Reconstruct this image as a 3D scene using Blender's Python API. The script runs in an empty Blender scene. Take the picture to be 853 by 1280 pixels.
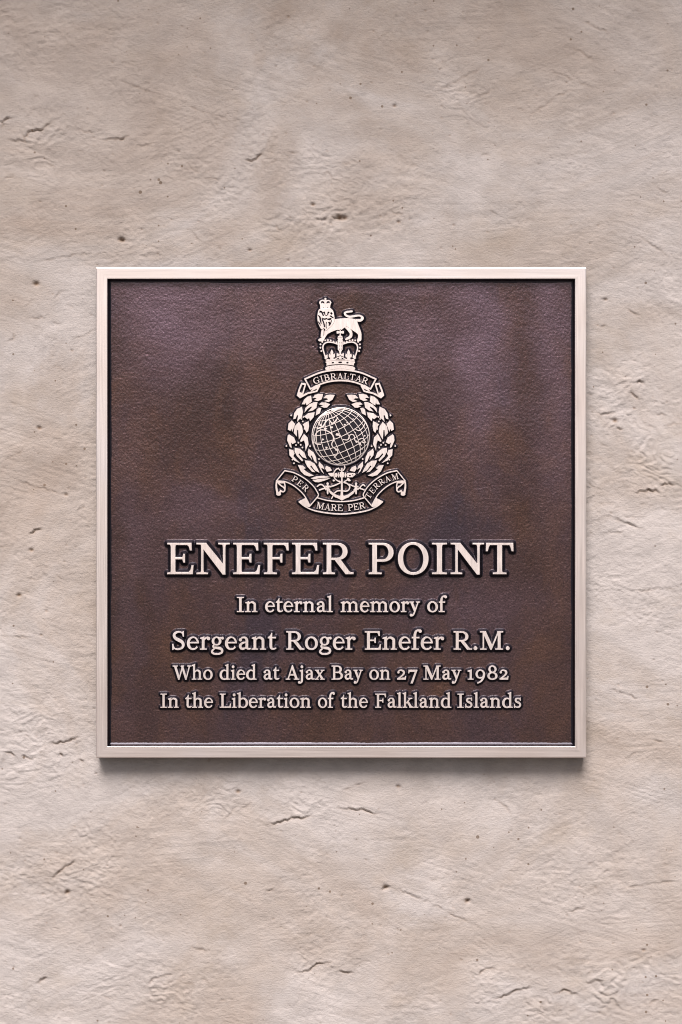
import bpy, math, random
import numpy as np
from mathutils import Vector
from mathutils.geometry import delaunay_2d_cdt

# ------------------------------------------------------------------ camera, sky, sun, exposure
S = 0.0005                      # one photo pixel on the plaque face, in metres (the plaque is 307 mm wide)
FACE = 25.0                     # the frame face stands this many px in front of the wall
PANEL = 16.0                    # the sunk background stands this far in front of the wall
CXP, CYP = 426.5, 640.0
D = 1.25
scene = bpy.context.scene
col = scene.collection
cam_d = bpy.data.cameras.new('camera')
cam = bpy.data.objects.new('camera', cam_d); col.objects.link(cam)
cam.location = (0, -(D + FACE * S), 0)
cam.rotation_euler = (math.radians(90), 0, 0)
cam_d.sensor_fit = 'VERTICAL'; cam_d.sensor_height = 36
cam_d.lens = 36 * D / (1280 * S)
cam_d.clip_start = 0.05; cam_d.clip_end = 500
scene.camera = cam
scene.cycles.filter_width = 1.0

SUN_EL, SUN_AZ = 53.0, 186.0    # degrees; azimuth 180 = in front of the wall
w = bpy.data.worlds.new('World'); scene.world = w; w.use_nodes = True
nt = w.node_tree; bg = nt.nodes['Background']
sky = nt.nodes.new('ShaderNodeTexSky'); sky.sky_type = 'NISHITA'; sky.sun_disc = False
sky.sun_elevation = math.radians(SUN_EL); sky.sun_rotation = math.radians(SUN_AZ)
sky.air_density = 1.0; sky.dust_density = 5.0; sky.ozone_density = 1.0
nt.links.new(sky.outputs[0], bg.inputs[0]); bg.inputs[1].default_value = 0.062
sun_d = bpy.data.lights.new('sun', 'SUN'); sun_d.energy = 3.5; sun_d.angle = math.radians(30)
sun_d.color = (1.0, 0.96, 0.935)
sun = bpy.data.objects.new('sun', sun_d); col.objects.link(sun)
_el, _az = math.radians(SUN_EL), math.radians(SUN_AZ)
sdir = Vector((math.sin(_az) * math.cos(_el), math.cos(_az) * math.cos(_el), math.sin(_el)))
sun.rotation_euler = sdir.to_track_quat('Z', 'Y').to_euler()
sun.location = sdir * 3
vs = scene.view_settings
vs.view_transform = 'Standard'; vs.look = 'None'; vs.exposure = 0.62; vs.gamma = 1; vs.use_curve_mapping = False

# ------------------------------------------------------------------ small helpers
def X(px): return (px - CXP) * S
def Z(py): return (CYP - py) * S
ROOT = Vector((0.0, 0.0, Z(947.5)))

def srgb(r, g, b):
    f = lambda c: (c / 255 / 12.92) if c / 255 <= 0.04045 else ((c / 255 + 0.055) / 1.055) ** 2.4
    return (f(r), f(g), f(b), 1)

def mesh_np(name, V, F, mats=(), midx=None, smooth=False):
    """V (n,3) float, F (m,k) int with one k."""
    me = bpy.data.meshes.new(name)
    V = np.asarray(V, dtype=np.float32); F = np.asarray(F, dtype=np.int32)
    m, k = F.shape
    me.vertices.add(len(V)); me.vertices.foreach_set('co', V.ravel())
    me.loops.add(m * k); me.loops.foreach_set('vertex_index', F.ravel())
    me.polygons.add(m); me.polygons.foreach_set('loop_start', np.arange(0, m * k, k, dtype=np.int32))
    me.update(calc_edges=True)
    for x in mats: me.materials.append(x)
    if midx is not None: me.polygons.foreach_set('material_index', np.asarray(midx, dtype=np.int32))
    me.polygons.foreach_set('use_smooth', np.full(m, smooth, dtype=bool))
    me.update()
    return me

def link(name, me, parent=None, loc=(0, 0, 0)):
    o = bpy.data.objects.new(name, me); col.objects.link(o)
    o.parent = parent; o.location = loc
    return o

# ------------------------------------------------------------------ materials
def newmat(name):
    m = bpy.data.materials.new(name); m.use_nodes = True
    n = m.node_tree.nodes; l = m.node_tree.links
    return m, n, l, n['Principled BSDF']

def noise(n, l, vec, scale, detail=4, rough=0.55, dist=0.0):
    t = n.new('ShaderNodeTexNoise'); t.inputs['Scale'].default_value = scale
    t.inputs['Detail'].default_value = detail; t.inputs['Roughness'].default_value = rough
    t.inputs['Distortion'].default_value = dist
    l.new(vec, t.inputs['Vector']); return t.outputs['Fac']

def mapping(n, l, vec, sc=(1, 1, 1), rot=(0, 0, 0), loc=(0, 0, 0)):
    t = n.new('ShaderNodeMapping'); t.inputs['Scale'].default_value = sc
    t.inputs['Rotation'].default_value = rot; t.inputs['Location'].default_value = loc
    l.new(vec, t.inputs['Vector']); return t.outputs['Vector']

def ramp(n, l, fac, stops):
    r = n.new('ShaderNodeValToRGB'); l.new(fac, r.inputs[0])
    e = r.color_ramp.elements
    while len(e) < len(stops): e.new(0.5)
    for i, (p, c) in enumerate(stops): e[i].position = p; e[i].color = c if len(c) == 4 else (*c, 1)
    return r.outputs['Color']

def g(v): return (v, v, v, 1)

def mix(n, l, fac, a, b, mode='MIX'):
    m = n.new('ShaderNodeMix'); m.data_type = 'RGBA'; m.blend_type = mode
    if isinstance(fac, (int, float)): m.inputs[0].default_value = fac
    else: l.new(fac, m.inputs[0])
    for s, v in ((6, a), (7, b)):
        if isinstance(v, tuple): m.inputs[s].default_value = v
        else: l.new(v, m.inputs[s])
    return m.outputs[2]

def bump(n, l, h, strength, dist, normal=None):
    b = n.new('ShaderNodeBump'); b.inputs['Strength'].default_value = strength
    b.inputs['Distance'].default_value = dist; l.new(h, b.inputs['Height'])
    if normal is not None: l.new(normal, b.inputs['Normal'])
    return b.outputs['Normal']

def geopos(n):
    return n.new('ShaderNodeNewGeometry').outputs['Position']

# plaster
def mat_plaster():
    m, n, l, p = newmat('lime_plaster')
    pos = geopos(n)
    big = noise(n, l, mapping(n, l, pos, (7, 1, 9), loc=(3.1, 0, 1.7)), 1.0, 8, 0.6, 0.9)
    c = ramp(n, l, big, [(0.34, (0.335, 0.272, 0.236)), (0.47, (0.385, 0.328, 0.298)), (0.60, (0.435, 0.388, 0.372))])
    mid = noise(n, l, mapping(n, l, pos, (38, 1, 60), loc=(9, 0, 0)), 1.0, 5, 0.6, 0.8)
    c = mix(n, l, 0.55, c, ramp(n, l, mid, [(0.34, g(0.42)), (0.5, g(0.5)), (0.62, g(0.57))]), 'OVERLAY')
    ochre = noise(n, l, mapping(n, l, pos, (16, 1, 22), loc=(1, 0, 5)), 1.0, 6, 0.65, 0.3)
    om = ramp(n, l, ochre, [(0.54, g(0)), (0.72, g(0.45))])
    c = mix(n, l, om, c, (0.33, 0.265, 0.215, 1))
    sp = noise(n, l, pos, 1500, 2, 0.5)
    c = mix(n, l, 1.0, c, ramp(n, l, sp, [(0.25, g(0.86)), (0.42, g(1)), (1, g(1))]), 'MULTIPLY')
    # pinholes left by air bubbles: small dark dots of uneven size, clustered
    vo = n.new('ShaderNodeTexVoronoi'); vo.inputs['Scale'].default_value = 1.0
    l.new(mapping(n, l, pos, (150, 1, 150)), vo.inputs['Vector'])
    sep = n.new('ShaderNodeSeparateColor'); l.new(vo.outputs['Color'], sep.inputs[0])
    clus = ramp(n, l, noise(n, l, mapping(n, l, pos, (22, 1, 22), loc=(4, 0, 8)), 1.0, 3), [(0.35, g(0.0)), (0.7, g(0.085))])
    rad = n.new('ShaderNodeMath'); rad.operation = 'MULTIPLY'; l.new(clus, rad.inputs[0]); l.new(sep.outputs[0], rad.inputs[1])
    ra2 = n.new('ShaderNodeMath'); ra2.operation = 'MULTIPLY'; ra2.inputs[1].default_value = 2.2; l.new(rad.outputs[0], ra2.inputs[0])
    lt = n.new('ShaderNodeMath'); lt.operation = 'LESS_THAN'; l.new(vo.outputs['Distance'], lt.inputs[0]); l.new(ra2.outputs[0], lt.inputs[1])
    mu = n.new('ShaderNodeMath'); mu.operation = 'MULTIPLY'; l.new(lt.outputs[0], mu.inputs[0]); mu.inputs[1].default_value = 0.75
    c = mix(n, l, mu.outputs[0], c, (0.13, 0.085, 0.055, 1))
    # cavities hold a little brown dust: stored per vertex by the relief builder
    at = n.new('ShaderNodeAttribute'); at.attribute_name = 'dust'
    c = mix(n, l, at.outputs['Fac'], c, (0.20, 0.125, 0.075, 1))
    l.new(c, p.inputs['Base Color'])
    p.inputs['Roughness'].default_value = 0.85
    p.inputs['Specular IOR Level'].default_value = 0.25
    f1 = noise(n, l, mapping(n, l, pos, (500, 1, 900)), 1.0, 5, 0.65, 0.2)
    nn = bump(n, l, f1, 0.55, 0.0008)
    f2 = noise(n, l, mapping(n, l, pos, (1, 1, 1)), 1200, 3, 0.65)
    nn = bump(n, l, f2, 0.18, 0.0004, nn)
    l.new(nn, p.inputs['Normal'])
    return m

# polished bronze: grain runs along x, along z, or none
def mat_polished(name, sc, rough=0.43, bstr=0.12):
    m, n, l, p = newmat(name)
    pos = geopos(n)
    p.inputs['Metallic'].default_value = 1.0
    a = noise(n, l, mapping(n, l, pos, (18, 5, 18)), 1.0, 3)
    c = ramp(n, l, a, [(0.3, (0.87, 0.75, 0.705)), (0.55, (0.905, 0.80, 0.765)), (0.75, (0.90, 0.815, 0.81))])
    br = noise(n, l, mapping(n, l, pos, sc), 1.0, 4, 0.6)
    c = mix(n, l, 1.0, c, ramp(n, l, br, [(0.3, g(0.93)), (0.7, g(1.0))]), 'MULTIPLY')
    l.new(c, p.inputs['Base Color'])
    l.new(ramp(n, l, br, [(0.3, g(rough - 0.05)), (0.7, g(rough + 0.07))]), p.inputs['Roughness'])
    l.new(bump(n, l, br, bstr, 0.00008), p.inputs['Normal'])
    return m

# dark patinated bronze
def mat_patina(name, grain=True):
    m, n, l, p = newmat(name)
    pos = geopos(n)
    a = noise(n, l, mapping(n, l, pos, (13, 4, 6), loc=(2.3, 0, 0.6)), 1.0, 4, 0.6, 0.5)
    c = ramp(n, l, a, [(0.30, (0.050, 0.024, 0.021)), (0.44, (0.080, 0.039, 0.037)), (0.56, (0.100, 0.053, 0.058)), (0.70, (0.066, 0.041, 0.058))])
    b = noise(n, l, mapping(n, l, pos, (26, 4, 17), loc=(0, 0, 2)), 1.0, 5, 0.65, 0.4)
    c = mix(n, l, ramp(n, l, b, [(0.46, g(0)), (0.72, g(0.75))]), c, (0.150, 0.070, 0.044, 1))
    if grain:
        am_ = n.new('ShaderNodeAttribute'); am_.attribute_name = 'mauve'
        c = mix(n, l, am_.outputs['Fac'], c, (0.190, 0.118, 0.155, 1))
        at = n.new('ShaderNodeAttribute'); at.attribute_name = 'oxide_shade'
        c = mix(n, l, at.outputs['Fac'], c, (0.026, 0.022, 0.032, 1))  # dark oxide tone that also paints shade into shoulders, recesses and pores
    sp = noise(n, l, mapping(n, l, pos, (1100, 600, 1100)), 1.0, 3, 0.7)
    c = mix(n, l, 1.0, c, ramp(n, l, sp, [(0.3, g(0.45)), (0.55, g(1.0)), (0.75, g(1.25))]), 'MULTIPLY')
    if not grain: c = (0.024, 0.019, 0.029, 1)
    if grain: l.new(c, p.inputs['Base Color'])
    else: p.inputs['Base Color'].default_value = c
    p.inputs['Metallic'].default_value = 0.85
    p.inputs['Roughness'].default_value = 0.36
    p.inputs['Coat Weight'].default_value = 0.5; p.inputs['Coat IOR'].default_value = 1.8
    p.inputs['Coat Roughness'].default_value = 0.18
    if not grain: p.inputs['Coat Weight'].default_value = 0.25; p.inputs['Coat Roughness'].default_value = 0.3
    if grain:
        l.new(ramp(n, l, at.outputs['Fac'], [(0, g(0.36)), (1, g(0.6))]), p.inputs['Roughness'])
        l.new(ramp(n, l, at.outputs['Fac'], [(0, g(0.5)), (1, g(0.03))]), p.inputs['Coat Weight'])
    if grain:
        f1 = noise(n, l, mapping(n, l, pos, (1, 1, 1)), 1300, 3, 0.6, 0.2)
        nn = bump(n, l, f1, 0.32, 0.0004)
        f2 = noise(n, l, pos, 2300, 2, 0.6)
        nn = bump(n, l, f2, 0.25, 0.0003, nn)
        l.new(nn, p.inputs['Normal'])
    return m

M_WALL = mat_plaster()
M_FX = mat_polished('polished_bronze_horizontal', (25, 40, 2600))
M_FZ = mat_polished('polished_bronze_vertical', (2600, 40, 25))
M_L = mat_polished('polished_bronze_letters', (700, 100, 90), 0.50, 0.10)
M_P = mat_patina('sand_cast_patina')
M_PS = mat_patina('smooth_patina', False)

# ------------------------------------------------------------------ numpy noise for real relief
def _hash(ix, iy, seed):
    h = (ix.astype(np.int64) * 374761393 + iy.astype(np.int64) * 668265263 + seed * 1274126177) & 0xFFFFFFFF
    h = ((h ^ (h >> 13)) * 1103515245) & 0xFFFFFFFF
    h = ((h ^ (h >> 16)) * 2246822519) & 0xFFFFFFFF
    return (h & 0xFFFF) / 32767.5 - 1.0

def vnoise(x, y, seed):
    ix = np.floor(x); iy = np.floor(y); fx = x - ix; fy = y - iy
    fx = fx * fx * fx * (fx * (fx * 6 - 15) + 10); fy = fy * fy * fy * (fy * (fy * 6 - 15) + 10)
    a = _hash(ix, iy, seed); b = _hash(ix + 1, iy, seed); c = _hash(ix, iy + 1, seed); d = _hash(ix + 1, iy + 1, seed)
    return (a + (b - a) * fx) * (1 - fy) + (c + (d - c) * fx) * fy

def fbm(x, y, sc, seed, octs=4, gain=0.5):
    r = 0; a = 1.0; t = 0; x = x / sc; y = y / sc
    for i in range(octs):
        r = r + a * vnoise(x + 17.3 * i, y - 9.1 * i, seed + i * 31); t += a; a *= gain
        x, y = (x * 1.62 - y * 1.19), (x * 1.19 + y * 1.62)
    return r / t

def rot(x, y, deg):
    c, s = math.cos(math.radians(deg)), math.sin(math.radians(deg))
    return x * c + y * s, -x * s + y * c

# ------------------------------------------------------------------ the plaster wall
def lines(ox, oy, k, L): return [[(ox + a / k, oy + b / k) for a, b in p] for p in L]
LEDGES = []
LEDGES += [(p, 1.7, 9) for p in lines(0, 0, 1.984, [
    [(20,345),(60,348),(75,322),(105,318),(140,292)], [(0,320),(15,292),(38,288)], [(255,345),(285,345),(320,338)],
    [(605,395),(632,395),(655,372)], [(818,536),(856,542)]])]
LEDGES += [(p, 0.9, 7) for p in lines(0, 0, 1.984, [
    [(190,318),(235,330)], [(450,255),(520,280),(580,302)], [(290,195),(330,210),(390,232)], [(490,500),(503,522)],
    [(678,550),(703,575)], [(470,575),(480,572),(497,600)], [(298,596),(315,597)], [(0,450),(30,435),(60,420)],
    [(60,655),(180,632),(305,622)], [(340,360),(372,358),(400,366)], [(700,378),(745,376),(780,370)], [(800,440),(812,425),(832,450)]])]
LEDGES += [(p, 0.8, 6) for p in lines(423, 0, 1.984, [
    [(190,68),(240,55)], [(225,235),(300,195),(375,155)], [(0,405),(60,398),(80,388)], [(600,48),(680,85)],
    [(560,105),(655,160)], [(520,170),(640,220)], [(670,285),(690,285)], [(350,240),(400,205)], [(760,440),(835,495)],
    [(740,580),(830,640)], [(470,290),(540,240),(600,215)], [(560,310),(620,285)]])]
LEDGES += [(p, 1.3, 6) for p in lines(423, 0, 1.984, [[(100,505),(125,515),(140,530),(170,525)], [(0,535),(14,541),(22,548)], [(170,405),(205,412)]])]
LEDGES += [(p, 1.9, 8) for p in lines(731, 330, 3.878, [
    [(55,730),(85,725),(110,720),(150,718)], [(150,795),(190,803)], [(245,578),(265,568),(290,585)], [(225,615),(262,655)],
    [(240,1105),(280,1098),(320,1090),(375,1105)], [(360,1070),(400,1062),(450,1068)]])]
LEDGES += [(p, 1.1, 6) for p in lines(731, 330, 3.878, [
    [(10,625),(45,632)], [(20,685),(45,700)], [(0,1155),(140,1155)], [(45,1195),(150,1228),(260,1275)], [(330,720),(415,735)],
    [(390,775),(480,770)], [(60,150),(110,172)], [(200,215),(290,250)], [(70,300),(105,292)], [(60,860),(120,880),(150,905)]])]
LEDGES += [(p, 1.0, 6) for p in lines(0, 330, 3.877, [
    [(158,92),(192,100)], [(350,365),(400,345),(462,318)], [(140,255),(230,260)], [(30,380),(80,340)], [(0,1020),(160,1070),(330,1120)], [(20,950),(120,895)]])]
LEDGES += [(p, 1.6, 8) for p in lines(0, 640, 3.877, [
    [(135,110),(165,85),(210,80)], [(240,1120),(310,1112),(390,1088)], [(20,1160),(55,1165),(80,1190)], [(100,1180),(165,1193)],
    [(290,1165),(310,1185)], [(385,1195),(410,1207)]])]
LEDGES += [(p, 1.0, 6) for p in lines(0, 640, 3.877, [[(-10,165),(60,160)], [(80,400),(104,405)], [(0,600),(150,604)]])]
LEDGES += [(p, 1.0, 7) for p in lines(731, 640, 3.877, [
    [(80,100),(160,98),(230,95)], [(60,10),(180,50),(330,90)], [(220,375),(300,378),(360,370),(450,362)], [(110,850),(290,910)],
    [(330,1100),(385,1115)], [(180,1210),(230,1170),(310,1150)]])]
LEDGES += [(p, 1.7, 9) for p in lines(0, 940, 1.984, [
    [(660,180),(720,165),(780,157)], [(730,545),(770,540),(790,520),(830,520)], [(90,570),(120,558)], [(130,318),(150,290),(190,265)], [(160,352),(170,345)]])]
LEDGES += [(p, 1.1, 7) for p in lines(0, 940, 1.984, [
    [(595,145),(630,120)], [(130,435),(160,440)], [(250,600),(290,615)], [(660,342),(682,336)], [(350,590),(380,560),(440,545)], [(470,485),(530,492)], [(180,345),(235,356)]])]
LEDGES += [(p, 1.6, 8) for p in lines(423, 940, 1.984, [
    [(-5,138),(50,140),(110,155)], [(345,555),(360,540),(392,535)], [(0,545),(45,545)], [(380,615),(440,590),(480,582)],
    [(530,600),(560,588),(600,605)], [(105,342),(128,332)], [(312,375),(325,366)]])]
LEDGES += [(p, 1.0, 7) for p in lines(423, 940, 1.984, [
    [(0,100),(70,72)], [(145,92),(158,86)], [(390,118),(415,130),(435,165)], [(690,340),(780,325),(860,315)], [(600,570),(665,565)],
    [(685,520),(710,525)], [(690,195),(740,225)], [(100,320),(220,370),(360,440)], [(560,400),(620,380)], [(750,630),(800,610)]])]
PITS = [(391.6,255.5,1.8),(360.9,20.7,1.3),(312.5,312.5,1.6),(360.9,325,1.2),(493.5,132,1.7),(425,271.5,3.2),(431,272,2.2),(498.6,277.2,1.6),
        (567.6,281.2,1.2),(769.2,526,2.0),(792.9,510.5,1.3),(90.3,438.3,1.2),(49,535,2.0),(82.5,618.4,1.6),(39.2,687.7,1.9),(58,763.8,1.3),
        (51.6,794,1.3),(23.7,744,2.0),(297.9,989.4,2.0),(84.5,1115,2.2),(151,1157,1.1),(151.8,299.5,2.6),(45.5,354.5,2.6),(498,983,1.8),
        (584,1126,2.2),(482,1109,2.4),(805,1188,1.5),(757.5,374,1.6),(154,300,1.8)]

def build_wall():
    def axis(lo, hi, a, b, step):
        core = np.arange(a, b + 1e-6, step)
        out = [a]; s = step
        while out[-1] > lo: s *= 1.35; out.append(out[-1] - s)
        out2 = [core[-1]]; s = step
        while out2[-1] < hi: s *= 1.35; out2.append(out2[-1] + s)
        return np.array(out[:0:-1] + list(core) + out2[1:])
    ax = axis(-1300, 2150, -45, 898, 1.38); ay = axis(-1200, 3400, -35, 1315, 1.38)
    x, y = np.meshgrid(ax, ay)
    h = 2.6 * fbm(x, y, 210, 5, 3) + 0.8 * fbm(x, y * 1.5, 70, 11, 4)
    sx = sy = None
    wx = x + 14 * fbm(x, y, 60, 70, 3); wy = y + 14 * fbm(x, y, 60, 71, 3)
    rough = np.zeros_like(x)
    for gx, gy, sx_, sy_, am in ((50,165,100,45,1),(230,205,150,40,.8),(430,270,120,35,.8),(150,300,100,30,.5),(650,130,120,60,.45),(790,540,75,75,1.15),(790,620,90,40,.6),
                                 (40,930,80,50,.9),(110,1080,90,70,.8),(330,1000,80,35,.9),(700,1240,160,40,1.1),(410,1205,50,25,1.0),(760,1110,80,50,.6),(200,1235,100,35,.8),(60,30,140,40,.5),(790,740,70,30,.5)):
        rough = np.maximum(rough, 1.25 * am * np.exp(-((x - gx) / sx_) ** 2 - ((y - gy) / sy_) ** 2))
    rough = rough * np.clip(0.7 + 1.2 * fbm(x, y, 40, 123, 3), 0.1, 1.5)
    patch = 0.35 * np.clip(fbm(x, y * 1.3, 150, 21, 3) * 2.4 + 0.35, 0, 1)          # rough against trowelled
    rid = 1 - np.abs(fbm(wx, wy * 1.7, 34, 31, 4, 0.55)) * 2.2
    patch = patch + 0.7 * rough
    h += patch * 0.55 * rid
    h += (0.17 + 0.85 * patch) * 0.62 * fbm(x, y * 1.35, 13, 41, 4, 0.68)
    h += (0.12 + 0.6 * patch) * 0.85 * fbm(x, y, 3.2, 44, 2, 0.6)
    h += np.clip(fbm(x, y, 55, 46, 2) * 2.5 + 0.1, 0, 1) * 0.5 * np.clip(fbm(x, y, 5.0, 45, 3, 0.6) * 2, -1, 0.15)
    # torn edges of the skim coat: terraces of a warped noise, seen as short irregular ledges
    q = fbm(wx, wy * 1.9, 95, 91, 4, 0.6) * 5.0
    fr = q - np.floor(q)
    edge = 1 / (1 + np.exp(-(fr - 0.5) * 26))
    gate = np.clip(fbm(x, y, 48, 99, 2) * 3 - 0.25, 0, 1)
    h += (0.28 * gate + 2.1 * rough * np.clip(gate + 0.35, 0, 1)) * (edge - fr)
    # trowel strokes in three directions
    for deg, sd, am in ((-17, 51, 0.42), (24, 52, 0.38), (3, 53, 0.36), (-33, 54, 0.25)):
        u, v = rot(x, y, -deg)
        gate = np.clip(fbm(u, v * 1.6, 95, sd + 40, 2) * 3.0 - 0.35, 0, 1)
        st = fbm(u / 26, v, 2.9, sd, 3, 0.7)
        h += 1.0 * am * gate * st
    dust = np.zeros_like(h)
    cols0 = np.searchsorted(ax, ax); rng = random.Random(4)
    led = list(LEDGES)
    zones = [(50,165,100,45),(230,205,150,40),(430,275,120,35),(650,130,120,60),(790,540,60,75),(790,620,70,40),(40,930,70,50),(110,1080,90,70),(330,1010,90,45),(700,1230,150,40),(410,1200,60,35),(760,1110,80,60),(200,1240,100,35),(60,420,50,60),(60,690,50,60)]
    for i in range(150):
        gx, gy, a_, b_ = rng.choice(zones); cx_, cy_ = rng.gauss(gx, a_ * .7), rng.gauss(gy, b_ * .7)
        L = rng.uniform(5, 22); an = math.radians(rng.choice([0, -20, 25, -45, 10]) + rng.uniform(-12, 12)); bend = rng.uniform(-.25, .25) * L
        c_, s_ = math.cos(an), math.sin(an)
        led.append(([(cx_ + t * L * c_ - (1 - 4 * t * t) * bend * s_, cy_ + t * L * s_ + (1 - 4 * t * t) * bend * c_) for t in (-.5, -.2, .1, .5)], rng.uniform(.25, .8), rng.uniform(3, 7)))
    for pts, dep, wid in led:
        # jitter the line so that it breaks like plaster
        P = [pts[0]]
        for a, b in zip(pts[:-1], pts[1:]):
            L = math.hypot(b[0] - a[0], b[1] - a[1]); k = max(1, int(L / 3.2))
            for i in range(1, k + 1):
                t = i / k; P.append((a[0] + (b[0] - a[0]) * t + rng.uniform(-1.3, 1.3), a[1] + (b[1] - a[1]) * t + rng.uniform(-1.5, 1.5)))
        P = np.array(P); R = wid * 2.2
        i0, i1 = np.searchsorted(ax, [P[:, 0].min() - R, P[:, 0].max() + R]); j0, j1 = np.searchsorted(ay, [P[:, 1].min() - R, P[:, 1].max() + R])
        sx, sy = x[j0:j1, i0:i1], y[j0:j1, i0:i1]
        best = np.full(sx.shape, 1e9); side = np.zeros(sx.shape); along = np.zeros(sx.shape)
        cum = 0; tot = sum(np.hypot(*(P[i + 1] - P[i])) for i in range(len(P) - 1))
        for a, b in zip(P[:-1], P[1:]):
            d = b - a; L2 = d @ d + 1e-9; L = math.sqrt(L2)
            if d[0] < 0: d2 = -d
            else: d2 = d
            t = np.clip(((sx - a[0]) * d[0] + (sy - a[1]) * d[1]) / L2, 0, 1)
            dx, dy = sx - (a[0] + t * d[0]), sy - (a[1] + t * d[1])
            dist = np.hypot(dx, dy); s = np.sign(d2[0] * dy - d2[1] * dx)     # + below the line
            m = dist < best
            best = np.where(m, dist, best); side = np.where(m, s, side); along = np.where(m, (cum + t * L) / tot, along)
            cum += L
        tap = np.clip(np.minimum(along, 1 - along) * 3.2 + 0.08, 0, 1) * (np.clip(0.62 + 0.9 * fbm(sx, sy, 9, 77, 2), 0.08, 1.1) if dep < 1.5 else np.clip(1.1 + 0.7 * fbm(sx, sy, 7, 77, 2), 0.5, 1.6))
        inside = np.where((along > 0.001) & (along < 0.999), 1.0, np.exp(-best / 1.5))
        sg = side * best
        low = np.exp(-np.clip(sg, 0, None) / wid) * (sg >= 0)
        hi = np.exp(-np.clip(-sg, 0, None) / (wid * .7)) * (sg < 0)
        crack = np.exp(-(sg - 0.7) ** 2 / 0.8)
        h[j0:j1, i0:i1] += tap * inside * dep * 1.15 * (-0.50 * low + 0.34 * hi - 0.62 * crack)
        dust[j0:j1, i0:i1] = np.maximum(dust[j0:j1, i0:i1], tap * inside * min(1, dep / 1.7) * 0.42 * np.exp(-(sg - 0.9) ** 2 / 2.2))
    pits = list(PITS)
    for i in range(1100):
        pits.append((rng.uniform(-40, 893), rng.uniform(-30, 1310), rng.choice([0.5, 0.55, 0.6, 0.7, 0.9])))
    for px, py, r in pits:
        R = r * 4 + 2
        i0, i1 = np.searchsorted(ax, [px - R, px + R]); j0, j1 = np.searchsorted(ay, [py - R, py + R])
        sx, sy = x[j0:j1, i0:i1], y[j0:j1, i0:i1]
        rr = ((sx - px) ** 2 / 1.8 + (sy - py) ** 2) / (r * r * 1.1)
        e = np.exp(-rr)
        h[j0:j1, i0:i1] -= e * (r * 1.5)
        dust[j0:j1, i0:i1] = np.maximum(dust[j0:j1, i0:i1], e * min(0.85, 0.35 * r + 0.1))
    # the plaque is bedded flat: keep the plaster behind it
    k = (D + FACE * S) / D                        # wall marks stay where the photo shows them
    box = np.maximum(np.abs(x - 426.5) - 305, np.abs(y - 640.5) - 305)
    h = np.where(box < 0, np.minimum(h, -0.5), h)
    V = np.stack([(x - CXP) * S * k, -h * S, (CYP - y) * S * k], -1).reshape(-1, 3)
    ny, nx = x.shape
    idx = np.arange(nx * ny).reshape(ny, nx)
    F = np.stack([idx[:-1, :-1], idx[1:, :-1], idx[1:, 1:], idx[:-1, 1:]], -1).reshape(-1, 4)
    me = mesh_np('plaster_wall', V, F, [M_WALL], smooth=True)
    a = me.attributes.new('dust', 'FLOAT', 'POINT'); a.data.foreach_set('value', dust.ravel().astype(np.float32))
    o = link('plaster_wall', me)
    o['label'] = 'beige lime plaster wall with trowel marks, pits and torn cracks behind the plaque'
    o['category'] = 'wall'
    return o
build_wall()

def build_ground():  # unseen ground, added to bounce light onto the wall and metal
    m, n, l, p = newmat('bounce_paving'); pos = geopos(n)
    c = ramp(n, l, noise(n, l, pos, 1.2, 5, 0.6), [(0.3, (0.10, 0.09, 0.082)), (0.7, (0.14, 0.127, 0.117))])
    l.new(c, p.inputs['Base Color']); p.inputs['Roughness'].default_value = 0.9
    l.new(bump(n, l, noise(n, l, pos, 120, 4, 0.6), 0.3, 0.002), p.inputs['Normal'])
    me = mesh_np('ground', [(-200, -300, -1.3), (200, -300, -1.3), (200, 5, -1.3), (-200, 5, -1.3)], [(0, 1, 2, 3)], [m])
    o = link('ground', me); o['kind'] = 'structure'
build_ground()

def build_shade_overhang():
    # unseen overhang added above the picture to darken the top of the wall
    P = [(0.0, 0.80), (-0.30, 0.77), (-0.305, 0.76), (-0.33, 0.76), (-0.33, 0.86), (0.0, 0.96)]
    V = [(-3.0, a, b) for a, b in P] + [(3.0, a, b) for a, b in P]; n_ = len(P)
    F = [(i, i + 1, i + 1 + n_, i + n_) for i in range(n_ - 1)]
    me = mesh_np('shade_overhang', V, F, [M_WALL]); o = link('shade_overhang', me); o['kind'] = 'structure'
build_shade_overhang()

# ------------------------------------------------------------------ 2D shape engine (px, y up inside a shape)
def ccw(p):
    a = sum(p[i][0] * p[(i + 1) % len(p)][1] - p[(i + 1) % len(p)][0] * p[i][1] for i in range(len(p)))
    return list(p) if a > 0 else list(reversed(p))

def cat(pts, n=8, closed=False):
    """Catmull-Rom through points of any dimension."""
    P = [np.array(p, float) for p in pts]
    if closed: Q = [P[-1]] + P + [P[0], P[1]]
    else: Q = [2 * P[0] - P[1]] + P + [2 * P[-1] - P[-2]]
    out = []
    for i in range(1, len(Q) - 2):
        a, b, c, d = Q[i - 1:i + 3]
        for k in range(n):
            t = k / n
            out.append(0.5 * (2 * b + (c - a) * t + (2 * a - 5 * b + 4 * c - d) * t * t + (3 * b - 3 * c + d - a) * t ** 3))
    if not closed: out.append(P[-1])
    return [tuple(o) for o in out]

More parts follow.
